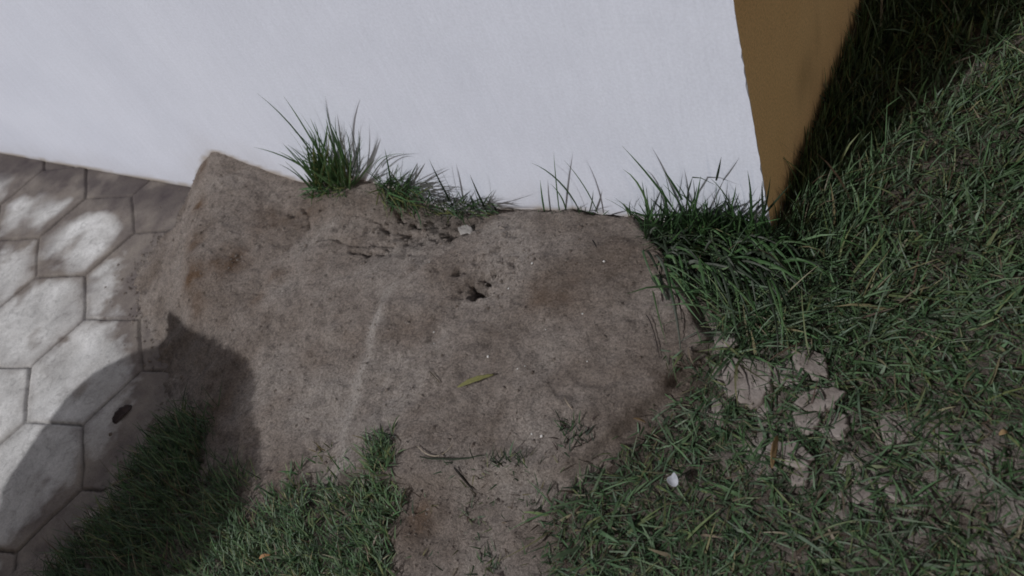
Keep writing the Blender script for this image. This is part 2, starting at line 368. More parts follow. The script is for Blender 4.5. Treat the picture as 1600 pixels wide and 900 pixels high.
dirt_shade = np.clip(.95 * sstep(-.62, -.16, QY + .16 * fbm(QX, QY, 7, 3, 111) - .12 * (QX + 1.9)) * (1 - sstep(.012, .085, he + .055 * fbm(QX, QY, 11, 3, 112)))
               + 1.1 * (1 - sstep(.0, .13, bb + .07 * fbm(QX, QY, 14, 5, 113) + .03 * fbm(QX, QY, 60, 3, 117))) + .10 + .55 * sstep(.15, .6, fbm(QX, QY, 11, 5, 115)) + .30 * (1 - sstep(.002, .03, he + .012 * fbm(QX, QY, 30, 3, 133)))
               + .65 * np.exp(-(bb / .17) ** 2) * sstep(-.50, -.62, QY) * (.8 + .5 * fbm(QX, QY, 9, 3, 151)) + .95 * sstep(-.20, -.06, QY + .07 * fbm(QX, QY, 11, 3, 114)), 0, .95)  # term by the verge: brown stain plus darkening that deepens the shadow there
mould = .55 * sstep(-.15, -.05, QY + .06 * fbm(QX, QY, 12, 3, 119)) * sstep(-.1, .35, fbm(QX, QY, 9, 3, 121) + .35)
mould += .2 * sstep(.2, .7, fbm(QX, QY, 24, 3, 123)) * sstep(-.25, -.05, QY)
path = mesh_np('path', np.column_stack([QX, QY, QZ]), QF, M_PAV, attrs={'tone': np.clip(np.column_stack([dirt_shade, joint * (.66 + .3 * fbm(QX, QY, 20, 2, 125)), mould]), 0, 1)}); tag(path, kind='structure')

# ------------------------------------------------------------------ the house corner
house = empty('house', (-2.5, 1.5, 0)); tag(house, 'white painted house corner whose side face is ochre brown', 'building')
wx = np.concatenate([np.arange(-6, -3, .1), np.arange(-3, .0, .02)]); wx = np.append(wx, 0.0); wz = np.concatenate([np.arange(-.3, 1.3, .0125), np.arange(1.3, 2.81, .1)])
X_, Z_, WF = grid_mesh(wx, wz)
edge = np.where(X_ > -.01, .0008 + .0006 * fbm(Z_, Z_ * 0, 28, 4, 201) - .0022 * sstep(.35, .7, fbm(Z_, Z_ * 0, 90, 2, 206)) + .0010 * (fbm(Z_, Z_ * 0, 140, 2, 203)), 0)
Yw = .0012 * fbm(X_, Z_, 5, 3, 205)
gz = ground_z(X_, np.full_like(X_, -.002))
gz = np.where(X_ < -1.62, path_z(X_), gz)
above = Z_ - gz
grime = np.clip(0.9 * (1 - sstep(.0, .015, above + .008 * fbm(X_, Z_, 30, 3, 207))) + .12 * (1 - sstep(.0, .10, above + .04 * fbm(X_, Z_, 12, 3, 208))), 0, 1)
n0 = len(X_)
FV = np.column_stack([X_ + edge, Yw, Z_]); BV = np.column_stack([X_ + edge * 0, np.full(n0, .003), Z_])
nx, nz = len(wx), len(wz); idx = np.arange(n0).reshape(nz, nx)
side = np.stack([idx[:-1, -1], idx[:-1, -1] + n0, idx[1:, -1] + n0, idx[1:, -1]], -1)
side2 = np.stack([idx[-1, :-1], idx[-1, 1:], idx[-1, 1:] + n0, idx[-1, :-1] + n0], -1)
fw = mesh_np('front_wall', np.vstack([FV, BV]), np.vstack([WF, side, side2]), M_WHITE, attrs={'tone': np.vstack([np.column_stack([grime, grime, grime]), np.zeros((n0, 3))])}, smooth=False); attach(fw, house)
yy = np.arange(.0032, 5.0, .03); zz = np.arange(-.3, 2.79, .02); Y_, Z2, SF = grid_mesh(yy, zz)
def sp(px, py, ry, rz, a):
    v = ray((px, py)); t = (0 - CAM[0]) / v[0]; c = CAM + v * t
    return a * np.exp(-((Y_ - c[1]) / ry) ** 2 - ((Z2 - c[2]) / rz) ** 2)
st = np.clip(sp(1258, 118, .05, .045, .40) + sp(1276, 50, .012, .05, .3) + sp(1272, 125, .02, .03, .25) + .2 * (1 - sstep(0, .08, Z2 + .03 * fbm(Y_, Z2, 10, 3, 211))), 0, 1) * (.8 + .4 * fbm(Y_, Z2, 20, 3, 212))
nS = len(Y_); iS = np.arange(nS).reshape(len(zz), len(yy))
fr = np.column_stack([-.0004 + .0004 * fbm(Y_, Z2, 6, 3, 213), Y_, Z2]); bk = np.column_stack([np.full(nS, -.2), Y_, Z2])
caps = np.stack([iS[-1, :-1], iS[-1, 1:], iS[-1, 1:] + nS, iS[-1, :-1] + nS], -1); cap2 = np.stack([iS[:-1, 0], iS[:-1, 0] + nS, iS[1:, 0] + nS, iS[1:, 0]], -1)
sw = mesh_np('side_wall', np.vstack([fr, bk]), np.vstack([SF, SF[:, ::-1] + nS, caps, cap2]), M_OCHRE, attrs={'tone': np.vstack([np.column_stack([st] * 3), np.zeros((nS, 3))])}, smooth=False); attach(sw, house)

# ------------------------------------------------------------------ grass
PAL = np.array([(.070, .130, .054), (.090, .145, .070), (.054, .098, .046), (.112, .155, .098), (.122, .152, .064), (.16, .150, .078), (.20, .17, .12), (.036, .058, .030), (.085, .060, .042)])
def pal(n, p): return PAL[rng.choice(len(PAL), n, p=np.array(p) / sum(p))] * rng.uniform(.78, 1.2, (n, 1)) * rng.uniform(.93, 1.07, (n, 3))
def blades(base, az, L, lift, w, tint, droop=.5, seg=4, tipcol=None):
    """base (n,3); az heading; lift = start elevation angle; droop = how far it bends over."""
    n = len(base); t = np.linspace(0, 1, seg + 1)
    el = lift[:, None] - (droop if np.ndim(droop) else np.full(n, droop))[:, None] * t[None] ** 1.2
    azs = az[:, None] + rng.normal(0, .25, n)[:, None] * t[None]
    st = (L / seg)[:, None]
    dx = np.cos(el) * np.cos(azs) * st; dy = np.cos(el) * np.sin(azs) * st; dz = np.sin(el) * st
    def cum(d): return np.concatenate([np.zeros((n, 1)), np.cumsum(d[:, :-1], 1)], 1)
    C = np.stack([base[:, 0:1] + cum(dx), base[:, 1:2] + cum(dy), base[:, 2:3] + cum(dz)], -1)
    tw = rng.uniform(-1.0, 1.0, n)
    side = np.stack([-np.sin(az) * np.cos(tw), np.cos(az) * np.cos(tw), np.sin(tw)], -1)
    prof = np.array([.75, 1.0, .88, .58, .06]) if seg == 4 else np.interp(t, [0, .25, .6, 1], [.75, 1, .8, .05])
    hw = .5 * w[:, None] * prof[None]
    A = C - side[:, None] * hw[..., None]; B = C + side[:, None] * hw[..., None]
    V = np.stack([A, B], 2).reshape(-1, 3); k = np.arange(n)[:, None] * (2 * (seg + 1)) + np.arange(seg)[None] * 2
    Fq = np.stack([k, k + 1, k + 3, k + 2], -1).reshape(-1, 4)
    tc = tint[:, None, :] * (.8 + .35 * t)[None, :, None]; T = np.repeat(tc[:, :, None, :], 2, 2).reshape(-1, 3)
    return V, Fq, T
def join(parts):
    V, Fq, T, o = [], [], [], 0
    for v, f, t in parts: V.append(v); Fq.append(f + o); T.append(t); o += len(v)
    return np.vstack(V), np.vstack(Fq), np.vstack(T)
def scatter(poly_fn, lo, hi, n):
    P = np.column_stack([rng.uniform(lo[0], hi[0], n), rng.uniform(lo[1], hi[1], n)]); d = poly_fn(P)
    return P[rng.random(n) < d]
def gbase(P): return np.column_stack([P, ground_z(P[:, 0], P[:, 1]) - .003])
def inhouse(P): return (P[:, 0] < .004) & (P[:, 1] > -.006)

parts = []
def lawn_clump(P):
    f = fbm(P[:, 0], P[:, 1], 20, 3, 301); return lawn_d(P) * np.clip(.68 + .8 * f, .12, 1)
Pn = scatter(lawn_clump, (-.55, -1.2), (1.3, 1.4), 240000); Pn = Pn[~inhouse(Pn)]
px = to_px(np.column_stack([Pn, np.zeros(len(Pn))])); n = len(Pn)
wallside = np.exp(-np.clip(Pn[:, 0], 0, 9) / .13) * (Pn[:, 1] > -.25) 
near_w = np.clip(np.exp(-((px[:, 0] - 1180) / 150) ** 2 - ((px[:, 1] - 420) / 90) ** 2), 0, 1)
tall = np.clip(wallside + near_w, 0, 1)
fl = sstep(250, 620, px[:, 1])                               # lower right lawn lies flat, upper stands
L = (.011 + rng.gamma(2.2, .0072, n)) * (1 + .9 * tall) * rng.choice([1, 1, 1, 1.5], n)
az = np.where(rng.random(n) < .4, rng.normal(-.6, 1.0, n), rng.uniform(0, 6.283, n)) + 1.6 * fbm(Pn[:, 0], Pn[:, 1], 16, 2, 303)
lift = np.clip(rng.normal(.95, .35, n) * (1 - .62 * fl) + .25 * tall, .05, 1.5)
tint = 1.1 * pal(n, [5, 5.5, 4, 5, 2.5, .9, .5, 2, .7])
parts.append(blades(gbase(Pn), az, L, lift, rng.gamma(6, .00040, n) + .0005, tint, droop=rng.uniform(.1, 1.0, n)))
# taller blades against the ochre wall foot
n = 2600; Pw = np.column_stack([rng.gamma(1.6, .018, n) + .004, rng.uniform(-.05, 1.3, n)])
parts.append(blades(gbase(Pw), rng.uniform(-1.2, 1.9, n), rng.uniform(.03, .085, n), np.clip(rng.normal(1.2, .22, n), .6, 1.5), rng.uniform(.0018, .0032, n), pal(n, [4, 4, 5, 2, 1, .6, .4, 4, .4]), droop=rng.uniform(.1, .7, n)))
# short thatch
# blades lying over the dry clods
Pc_ = np.vstack([on_z((a, c), .01)[:2] + rng.normal(0, .025, (26, 2)) for a, c, r in BARE]); n = len(Pc_); b = gbase(Pc_); b[:, 2] += rng.uniform(.004, .014, n)
parts.append(blades(b, rng.uniform(0, 6.283, n), rng.uniform(.02, .055, n), rng.uniform(.05, .5, n), rng.uniform(.0014, .0032, n), pal(n, [4, 4, 5, 3, 2, .6, .3, 3, .4]), droop=rng.uniform(.2, .7, n)))
Pt = scatter(lambda P: lawn_d(P) * .9 + .07 * inpoly(P, Z_RIGHT), (-.55, -1.2), (1.3, 1.4), 90000); Pt = Pt[~inhouse(Pt)]; n = len(Pt); b = gbase(Pt); b[:, 2] += rng.uniform(.003, .010, n)
parts.append(blades(b, rng.uniform(0, 6.283, n), rng.uniform(.008, .028, n), rng.normal(.05, .12, n), rng.uniform(.001, .0022, n), pal(n, [2, 2, 3, 2, 2, 1.8, 1.2, 3, 2.5]), droop=rng.uniform(-.1, .3, n), seg=2))
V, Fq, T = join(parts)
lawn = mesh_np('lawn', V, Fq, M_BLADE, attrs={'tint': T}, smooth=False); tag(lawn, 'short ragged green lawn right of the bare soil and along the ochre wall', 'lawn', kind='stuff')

parts = []
def mid_d(P): return soft(P, Z_MID, 720, .045) * np.clip(.7 + .8 * fbm(P[:, 0], P[:, 1], 30, 3, 313), .1, 1)
Pm = scatter(mid_d, (-1.2, -1.3), (-.2, -.5), 52000); n = len(Pm)
parts.append(blades(gbase(Pm), np.where(rng.random(n) < .6, rng.normal(2.6, .8, n), rng.uniform(0, 6.283, n)), rng.uniform(.018, .045, n), np.clip(rng.normal(.75, .3, n), .1, 1.4), rng.uniform(.0018, .0036, n), pal(n, [5, 6, 3, 5, 3, 1.2, .5, 1, .4]) * 1.28, droop=rng.uniform(.2, 1.0, n)))
def spd(P): return inpoly(P, Z_SPARSE) * (sstep(.05, .5, fbm(P[:, 0], P[:, 1], 18, 3, 321)) * .85 + .07)
Ps = scatter(spd, (-.6, -1.2), (0, -.4), 20000); n = len(Ps)
parts.append(blades(gbase(Ps), rng.uniform(0, 6.283, n), rng.uniform(.010, .032, n), np.clip(rng.normal(.35, .3, n), .02, 1.2), rng.uniform(.0014, .003, n), pal(n, [3, 3, 4, 3, 2, 1.5, .8, 3, 2]), droop=rng.uniform(0, .6, n)))
V, Fq, T = join(parts)
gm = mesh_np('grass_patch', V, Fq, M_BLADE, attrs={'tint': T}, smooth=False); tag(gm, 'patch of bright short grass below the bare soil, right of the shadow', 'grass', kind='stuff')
Pv = scatter(lambda P: soft(P, Z_VERGE, 740, .06) * np.clip(.75 + .8 * fbm(P[:, 0], P[:, 1], 18, 3, 333), .1, 1), (-1.5, -1.4), (-.6, -.4), 42000); n = len(Pv)
V, Fq, T = blades(gbase(Pv), rng.normal(2.75, 1.1, n), rng.uniform(.016, .055, n) * rng.choice([1, 1, 1.5], n), np.clip(rng.normal(.85, .35, n), .15, 1.5), rng.uniform(.0014, .003, n), pal(n, [4, 3, 6, 1, 3, 1, .3, 4, 1]), droop=rng.uniform(.1, .9, n))
gv = mesh_np('grass_verge', V, Fq, M_BLADE, attrs={'tint': T}, smooth=False); tag(gv, 'long dark grass in the shadow spilling over the paver edge', 'grass', kind='stuff')

# ------------------------------------------------------------------ traced blades: px polyline, distances from the wall at foot and tip
def wall_blade(pts, y0, y1, w, tint, seg=8):
    m = len(pts); K = [on_y(p, -(y0 + (y1 - y0) * i / (m - 1))) for i, p in enumerate(pts)]
    K = np.array(K); t = np.linspace(0, 1, seg + 1)
    if m == 3:
        Cc = 2 * K[1] - .5 * (K[0] + K[2]); C = ((1 - t) ** 2)[:, None] * K[0] + (2 * t * (1 - t))[:, None] * Cc + (t ** 2)[:, None] * K[2]
    else:
        s = np.linspace(0, 1, m); C = np.column_stack([np.interp(t, s, K[:, i]) for i in range(3)])
    return ribbon(C, w, tint)
def ribbon(C, w, tint, view=.75, prof=None):
    w = w * 1.35; tint = np.array(tint) * 1.08
    n = len(C); t = np.linspace(0, 1, n); tan = np.gradient(C, axis=0); tan /= np.linalg.norm(tan, axis=1)[:, None] + 1e-9
    vd = CAM - C.mean(0); vd /= np.linalg.norm(vd); vd = vd + rng.normal(0, .35, 3)
    sd = np.cross(tan, vd); sd /= np.linalg.norm(sd, axis=1)[:, None] + 1e-9
    p = np.interp(t, [0, .3, .7, 1], [.7, 1, .62, .04]) if prof is None else np.interp(t, *prof)
    hw = (.5 * w * p)[:, None]; nr = np.cross(sd, tan)
    V = np.stack([C - sd * hw, C + nr * hw * .35, C + sd * hw], 1).reshape(-1, 3)
    k = np.arange(n - 1) * 3; Fq = np.vstack([np.stack([k, k + 1, k + 4, k + 3], -1), np.stack([k + 1, k + 2, k + 5, k + 4], -1)])
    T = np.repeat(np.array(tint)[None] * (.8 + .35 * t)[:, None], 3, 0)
    return V, Fq, T
G1, G2, G3, DK, YG, GR = (.062, .130, .045), (.048, .100, .040), (.085, .150, .06), (.03, .045, .026), (.12, .135, .045), (.09, .10, .08)
def fan(pxbox, n, tipdir, Lpx, w, tints, y0=(.004, .03), lean=(.0, .05)):
    out = []
    for _ in range(n):
        bx = rng.uniform(pxbox[0], pxbox[2]); by = rng.uniform(pxbox[1], pxbox[3]); a = math.radians(rng.normal(*tipdir)); l = rng.uniform(*Lpx)
        tx, ty = bx + l * math.cos(a), by - l * math.sin(a); sag = rng.uniform(-.12, .2) * l
        yy0 = rng.uniform(*y0)
        out.append(wall_blade([(bx, by), ((bx + tx) / 2 + sag * .3, (by + ty) / 2 - abs(sag) * .5), (tx, ty)], yy0, yy0 + rng.uniform(*lean), rng.uniform(*w), np.array(tints[rng.integers(len(tints))]) * rng.uniform(.8, 1.25), seg=5))
    return out
def wtuft(name, lst, label, cat, group=None, mat=None):
    V, Fq, T = join(lst); o = V.mean(0).copy(); o[2] = V[:, 2].min()
    ob = mesh_np(name, V - o, Fq, mat or M_BLADE, attrs={'tint': T}, smooth=False); ob.location = o; tag(ob, label, cat, group); return ob
def foot(p, back=0.012):      # a pixel on the ground near the wall
    return p
GG = 'grass tufts growing at the foot of the white wall'
L1 = []
for pts, y1, wd, c in [([(518, 292), (468, 212), (402, 146)], .07, .0030, G2), ([(525, 288), (483, 212), (443, 150)], .06, .0042, G1), ([(548, 268), (520, 210), (508, 150)], .05, .0042, G2),
                       ([(530, 285), (500, 225), (468, 175)], .055, .0044, G3), ([(505, 285), (455, 250), (396, 230)], .06, .0032, G2), ([(492, 275), (470, 252), (444, 226)], .05, .0026, G2),
                       ([(535, 285), (508, 235), (485, 185)], .05, .0042, G1), ([(510, 280), (490, 250), (472, 226)], .04, .0036, G3), ([(540, 280), (532, 230), (515, 190)], .045, .0036, G1), ([(500, 290), (480, 262), (458, 240)], .05, .0032, G1),
                       ([(560, 270), (556, 230), (545, 190)], .03, .0018, DK), ([(562, 270), (562, 235), (560, 200)], .03, .0018, G2), ([(553, 268), (530, 225), (524, 180)], .045, .0022, G2), ([(497, 268), (494, 258), (490, 248)], .03, .003, DK)]:
    L1.append(wall_blade(pts, .012, y1, wd, c))
L1 += fan((488, 275, 552, 315), 95, (112, 26), (25, 100), (.002, .0046), [G1, G2, G3, G3, YG], lean=(.0, .05))
L1 += fan((485, 290, 542, 342), 260, (235, 60), (10, 34), (.0014, .0032), [G1, G2, YG, G2], y0=(.02, .05), lean=(.0, .03))
wtuft('grass_tuft', L1, 'tallest bushy green grass tuft on the soil peak, long blades fanned against the white wall', 'grass tuft', GG)
L2 = [wall_blade(p, .012, y, wd, c) for p, y, wd, c in [([(612, 292), (607, 262), (601, 232)], .03, .003, G2), ([(585, 262), (600, 245), (640, 240)], .02, .0016, G2), ([(575, 285), (600, 250), (620, 246)], .03, .0016, GR), ([(632, 300), (618, 280), (606, 262)], .02, .003, YG)]]
L2 += fan((592, 285, 640, 320), 90, (105, 45), (12, 42), (.0014, .003), [G1, G2, G3, DK]); L2 += fan((590, 290, 650, 325), 100, (300, 40), (12, 40), (.0014, .003), [G1, YG, G2, DK], y0=(.015, .05))
wtuft('grass_tuft', L2, 'low leafy grass tuft just right of the tallest tuft, drooping over a soil lump', 'grass tuft', GG)
L3 = [wall_blade(p, .012, y, wd, c) for p, y, wd, c in [([(708, 322), (688, 285), (670, 248)], .035, .003, DK), ([(714, 322), (700, 288), (683, 255)], .03, .0028, GR), ([(763, 335), (748, 305), (734, 272)], .03, .0032, DK), ([(776, 332), (772, 323), (766, 316)], .01, .0025, DK),
                                                         ([(660, 318), (655, 300), (654, 290)], .02, .003, DK), ([(640, 295), (668, 286), (682, 312)], .02, .0018, GR)]]
L3 += fan((650, 315, 765, 342), 110, (95, 60), (8, 26), (.0012, .0026), [G1, G2, DK, GR, DK]); L3 += fan((660, 315, 760, 338), 60, (330, 40), (10, 32), (.0012, .0026), [G1, G2, YG, GR], y0=(.02, .05))
wtuft('grass_tuft', L3, 'thin tangled grass with two leaning dark blades above the crack with the pale stone', 'grass tuft', GG)
L4 = [wall_blade(p, .010, y, wd, c) for p, y, wd, c in [([(851, 332), (847, 308), (844, 281)], .012, .003, G2), ([(874, 331), (869, 285), (865, 237)], .03, .0026, G2), ([(906, 330), (873, 283), (829, 254)], .035, .0024, G2), ([(885, 332), (877, 308), (860, 287)], .02, .0022, G1),
                                                         ([(934, 333), (912, 290), (881, 250)], .035, .0024, G2), ([(921, 331), (925, 315), (927, 297)], .015, .0026, GR), ([(988, 341), (980, 327), (968, 314)], .015, .0026, G2)]]
L4 += fan((840, 330, 950, 336), 16, (95, 40), (4, 14), (.001, .0018), [G1, G2, GR])
wtuft('grass_tuft', L4, 'sparse row of single thin grass blades between the long bare soil edge and the wall', 'grass tuft', GG)
L5 = [wall_blade(p, .012, y, wd, c) for p, y, wd, c in [([(1056, 332), (1018, 280), (972, 228)], .045, .0042, G2), ([(1066, 312), (1052, 288), (1035, 263)], .035, .0034, G2), ([(1048, 315), (1044, 292), (1038, 268)], .03, .002, G2), ([(1014, 345), (1008, 312), (1003, 282)], .02, .0026, G2), ([(1016, 345), (1012, 315), (1010, 292)], .02, .0022, G3),
        ([(1033, 350), (1033, 325), (1033, 298)], .02, .0024, DK), ([(1072, 335), (1075, 300), (1082, 277), (1095, 278), (1122, 291)], .04, .0022, DK), ([(1119, 282), (1123, 265), (1127, 245)], .03, .003, DK), ([(1122, 355), (1120, 315), (1119, 282)], .02, .0016, G2),
        ([(1126, 352), (1120, 325), (1111, 300)], .03, .0036, DK), ([(1162, 378), (1146, 340), (1128, 299)], .035, .0036, DK), ([(1086, 332), (1085, 300), (1083, 280)], .02, .0016, GR), ([(1160, 342), (1178, 322), (1197, 304)], .012, .003, DK), ([(1172, 370), (1168, 345), (1166, 330)], .02, .003, DK), ([(1150, 375), (1146, 350), (1138, 330)], .02, .003, G1)]]
L5 += fan((1005, 335, 1200, 372), 34, (100, 38), (38, 85), (.002, .0038), [G1, G2, DK, G3], y0=(.006, .03), lean=(0, .05))
L5 += fan((1005, 348, 1105, 385), 190, (95, 45), (12, 50), (.0016, .0034), [G2, G2, DK, DK, G1], y0=(.006, .06), lean=(0, .05))
L5 += fan((1095, 352, 1205, 390), 170, (95, 45), (12, 52), (.0016, .0034), [G1, G2, DK, G3], y0=(.006, .05), lean=(0, .05))
wtuft('grass_tuft', L5, 'wide dense dark grass tuft against the wall just left of the ochre corner', 'grass tuft', GG)
# long blades falling over from that tuft
def arc(p0, p1, h, w, tint, seg=9, z0=.012, z1=.012):
    a, b = on_z(p0, z0), on_z(p1, z1); t = np.linspace(0, 1, seg + 1); C = a[None] * (1 - t)[:, None] + b[None] * t[:, None]
    C[:, 2] += h * 4 * t * (1 - t) * (1.2 - .4 * t); side = np.array([-(b - a)[1], (b - a)[0], 0]); C += side[None] * (rng.normal(0, .10) * (t * (1 - t)))[:, None] * 2
    return ribbon(C, w, tint)
L6 = []
for _ in range(210):
    x0, y0 = rng.uniform(1010, 1210), rng.uniform(372, 440); a = math.radians(np.clip(rng.normal(-25, 40), -78, 60)); l = rng.uniform(30, 140)
    L6.append(arc((x0, y0), (x0 + l * math.cos(a), y0 - l * math.sin(a)), rng.uniform(.01, .045), rng.uniform(.0022, .0046), np.array([G1, G2, G3, DK, GR, DK][rng.integers(6)]) * rng.uniform(.7, 1.2), z1=rng.uniform(.012, .03)))
for p0, p1, h, wd, c in [((1015, 382), (1078, 472), .02, .0045, G3), ((1018, 384), (1100, 470), .02, .004, G1), ((1030, 380), (1128, 452), .03, .0045, G3), ((1050, 380), (1160, 432), .03, .0045, G3), ((1012, 386), (1052, 452), .012, .0045, YG), ((1022, 385), (1110, 500), .02, .004, G2), ((1110, 385), (1205, 412), .02, .0045, G3), ((1150, 395), (1225, 455), .02, .004, GR)]:
    L6.append(arc(p0, p1, h, wd, c))
for _ in range(26):
    x0, y0 = rng.uniform(1008, 1022), rng.uniform(375, 400); L6.append(arc((x0, y0), (x0 + rng.normal(-2, 8), y0 + rng.uniform(15, 70)), .006, rng.uniform(.002, .004), np.array([YG, G1, G3][rng.integers(3)]) * rng.uniform(.7, 1.1), z0=.024, z1=.024))
wtuft('grass_clump', L6, 'clump of long arching green blades flopping onto the right edge of the bare soil', 'grass clump')
L7 = []
BR = (.035, .022, .022)
for p0, p1 in [((1020, 385), (1024, 478)), ((1024, 388), (1032, 470)), ((1026, 395), (1044, 492)), ((1030, 400), (1052, 498)), ((1032, 405), (1062, 478)), ((1022, 400), (1028, 455)), ((1030, 395), (1048, 450)), ((1034, 420), (1066, 505)), ((1018, 390), (1010, 460)), ((1028, 440), (1040, 500))]:
    L7.append(arc(p0, p1, .006, .0034, np.array(BR) * rng.uniform(.7, 1.6), z0=.026, z1=.026))
wtuft('withered_grass', L7, 'dark brown withered blades trailing down the right edge of the bare soil', 'dead grass', mat=M_DEAD)

# small sprigs and fallen stalks on the soil
def soil_arc(pts, w, tint, lift=.004, seg=10, prof=None):
    K = np.array([on_z(p, .005)[:2] for p in pts]); s = np.linspace(0, 1, len(pts)); t = np.linspace(0, 1, seg + 1)
    X = np.interp(t, s, K[:, 0]); Y = np.interp(t, s, K[:, 1])
    if len(pts) == 3:
        c = 2 * K[1] - .5 * (K[0] + K[2]); X, Y = [((1 - t) ** 2) * K[0][i] + 2 * t * (1 - t) * c[i] + t ** 2 * K[2][i] for i in (0, 1)]
    Z = ground_z(X, Y); Z = Z + lift + .3 * lift * np.sin(t * 5)
    # place so that it is seen on its picture spot from the real ground height
    return ribbon(np.column_stack([X, Y, Z]), w, tint, prof=prof)
def sprig(box, n, L, label, tints, name='grass_sprig', group='small grass sprigs on the bare soil', extra=()):
    lst = [soil_arc(p, wd, c) for p, wd, c in extra]
    for _ in range(n):
        x0, y0 = rng.uniform(box[0], box[2]), rng.uniform(box[1], box[3]); a = rng.uniform(0, 6.283); l = rng.uniform(*L)
        g = on_z((x0, y0), 0); gz_ = ground_z(g[0], g[1])[0]; n1 = np.array([[g[0], g[1], gz_ - .002]])
        lst.append(blades(n1, np.array([rng.normal(2.2, 1.1)]), np.array([l]), np.array([rng.uniform(.3, 1.2)]), np.array([rng.uniform(.0016, .0032)]), np.array([tints[rng.integers(len(tints))]]) * rng.uniform(.7, 1.2), droop=rng.uniform(.2, 1.0)))
    return wtuft(name, lst, label, 'grass sprig', group)
sprig((590, 685, 625, 735), 70, (.012, .034), 'green sprig standing highest above the bright grass patch with one long thin stalk', [G1, G2, DK, YG], extra=[([(602, 706), (582, 692), (560, 678)], .0022, DK), ([(600, 700), (622, 690), (632, 712)], .0022, DK)])
sprig((485, 688, 512, 735), 30, (.010, .026), 'small yellowish sprig at the left end of the bare soil foot', [YG, G1, (.16, .13, .06)])
sprig((775, 722, 835, 752), 46, (.010, .028), 'scattered dark sprig on the bare soil foot, left of the main lawn', [G2, DK, DK, YG])
sprig((880, 665, 935, 720), 60, (.012, .03), 'dark brown and green sprig at the lawn edge of the bare soil', [DK, (.05, .03, .025), G2])
def stalk(pts, w, tint, label, cat='dry stalk', lift=.004, name='dry_stalk', prof=([0, .2, .8, 1], [.6, 1, .9, .3]), group=None):
    return wtuft(name, [soil_arc(pts, w, tint, lift, prof=prof)], label, cat, group, mat=M_DEAD)
stalk([(660, 706), (688, 722), (716, 700)], .0012, (.42, .36, .27), 'thin pale curved stalk lying on the soil above the bare strip')
stalk([(665, 724), (705, 726), (762, 718)], .0026, (.035, .045, .028), 'dark green fallen blade lying level below the pale curved stalk', 'fallen blade', name='grass_stalk')
stalk([(1015, 508), (1026, 530), (1036, 575)], .0013, (.03, .022, .02), 'hair thin dark twig curving down the right side of the bare soil', 'twig', name='twig')
stalk([(933, 393), (937, 400), (941, 408)], .0022, (.02, .016, .016), 'tiny dark splinter on the soil above the right half of the mound', 'splinter', name='splinter')
stalk([(716, 738), (726, 750), (736, 762)], .0030, (.03, .026, .022), 'short dark blade bit lying diagonally on the bare strip', 'fallen blade', name='grass_stalk')
stalk([(890, 635), (895, 645), (902, 654)], .0014, (.40, .33, .25), 'short straw fleck near the right foot of the mound')
stalk([(678, 590), (688, 600), (696, 610)], .0014, (.06, .05, .03), 'short thin brown stalk left of the yellow green leaf')

# ------------------------------------------------------------------ leaves, scraps, clods
def leaf(name, a_px, b_px, wd, mat, label, cat, arch=.004, tilt=.6, lift=.006, prof=([0, .15, .5, .85, 1], [.1, .7, 1, .6, .05])):
    a, b = on_z(a_px, .01), on_z(b_px, .01); t = np.linspace(0, 1, 13); C = a[None] * (1 - t)[:, None] + b[None] * t[:, None]
    C[:, 2] = ground_z(C[:, 0], C[:, 1]).max() + lift + arch * np.sin(math.pi * t); d = (b - a)[:2]; d /= np.linalg.norm(d); sd = np.array([-d[1], d[0], 0]) * math.cos(tilt) + np.array([0, 0, math.sin(tilt)])
    p = np.interp(t, *prof); hw = .5 * wd * p * (1 + .12 * np.sin(t * 23)); cols = []
    for u in (-1, -.5, 0, .5, 1): cols.append(C + sd[None] * (hw * u)[:, None] + np.array([0, 0, 1])[None] * (abs(u) * .22 * hw)[:, None])
    V = np.stack(cols, 1).reshape(-1, 3); i = np.arange(12)[:, None] * 5 + np.arange(4)[None]; Fq = np.stack([i, i + 1, i + 6, i + 5], -1).reshape(-1, 4)
    o = V.mean(0); o[2] = V[:, 2].min(); ob = mesh_np(name, V - o, Fq, mat); ob.location = o
    sm = ob.modifiers.new('thickness', 'SOLIDIFY'); sm.thickness = .0004
    return tag(ob, label, cat)
M_YL = mat_plain('yellow_green_leaf', (.13, .13, .05), (.20, .19, .075), 120); M_BL = mat_plain('dry_brown_leaf', (.16, .10, .045), (.30, .21, .11), 90)
M_DL = mat_plain('rotten_leaf', (.02, .014, .014), (.05, .034, .03), 90); M_SC = mat_plain('white_petal', (.30, .31, .335), (.42, .43, .46), 80)
leaf('fallen_leaf', (722, 616), (780, 596), .009, M_YL, 'narrow yellow green leaf lying alone on the bare soil', 'leaf', tilt=.5)
leaf('dry_leaf', (1207, 736), (1216, 684), .012, M_BL, 'narrow curled tan brown leaf standing on pale bare soil', 'leaf', tilt=.9, arch=.006)
o = leaf('rotten_leaf', (176, 661), (207, 631), .026, M_DL, 'small dark curled leaf on a shadowed paver', 'leaf', tilt=.2, prof=([0, .12, .5, .85, 1], [.3, .85, 1, .8, .2])); o.location.z = path_z(o.location.x) + .001
o.location.z += .006; a = on_z((190, 646), o.location.z + .004); o.location.x, o.location.y = a[0], a[1]
leaf('leaf_fragment', (1010, 662), (990, 655), .006, M_BL, 'tiny brown leaf piece at the lawn edge of the soil', 'leaf')
leaf('leaf_fragment', (398, 868), (416, 862), .006, mat_plain('orange_leaf', (.30, .15, .07), (.42, .24, .12), 90), 'tiny orange leaf piece in the bright grass patch', 'leaf', lift=.014)
leaf('leaf_fragment', (1560, 682), (1574, 678), .007, M_BL, 'tiny brown leaf piece by the right edge of the lawn', 'leaf', lift=.012)
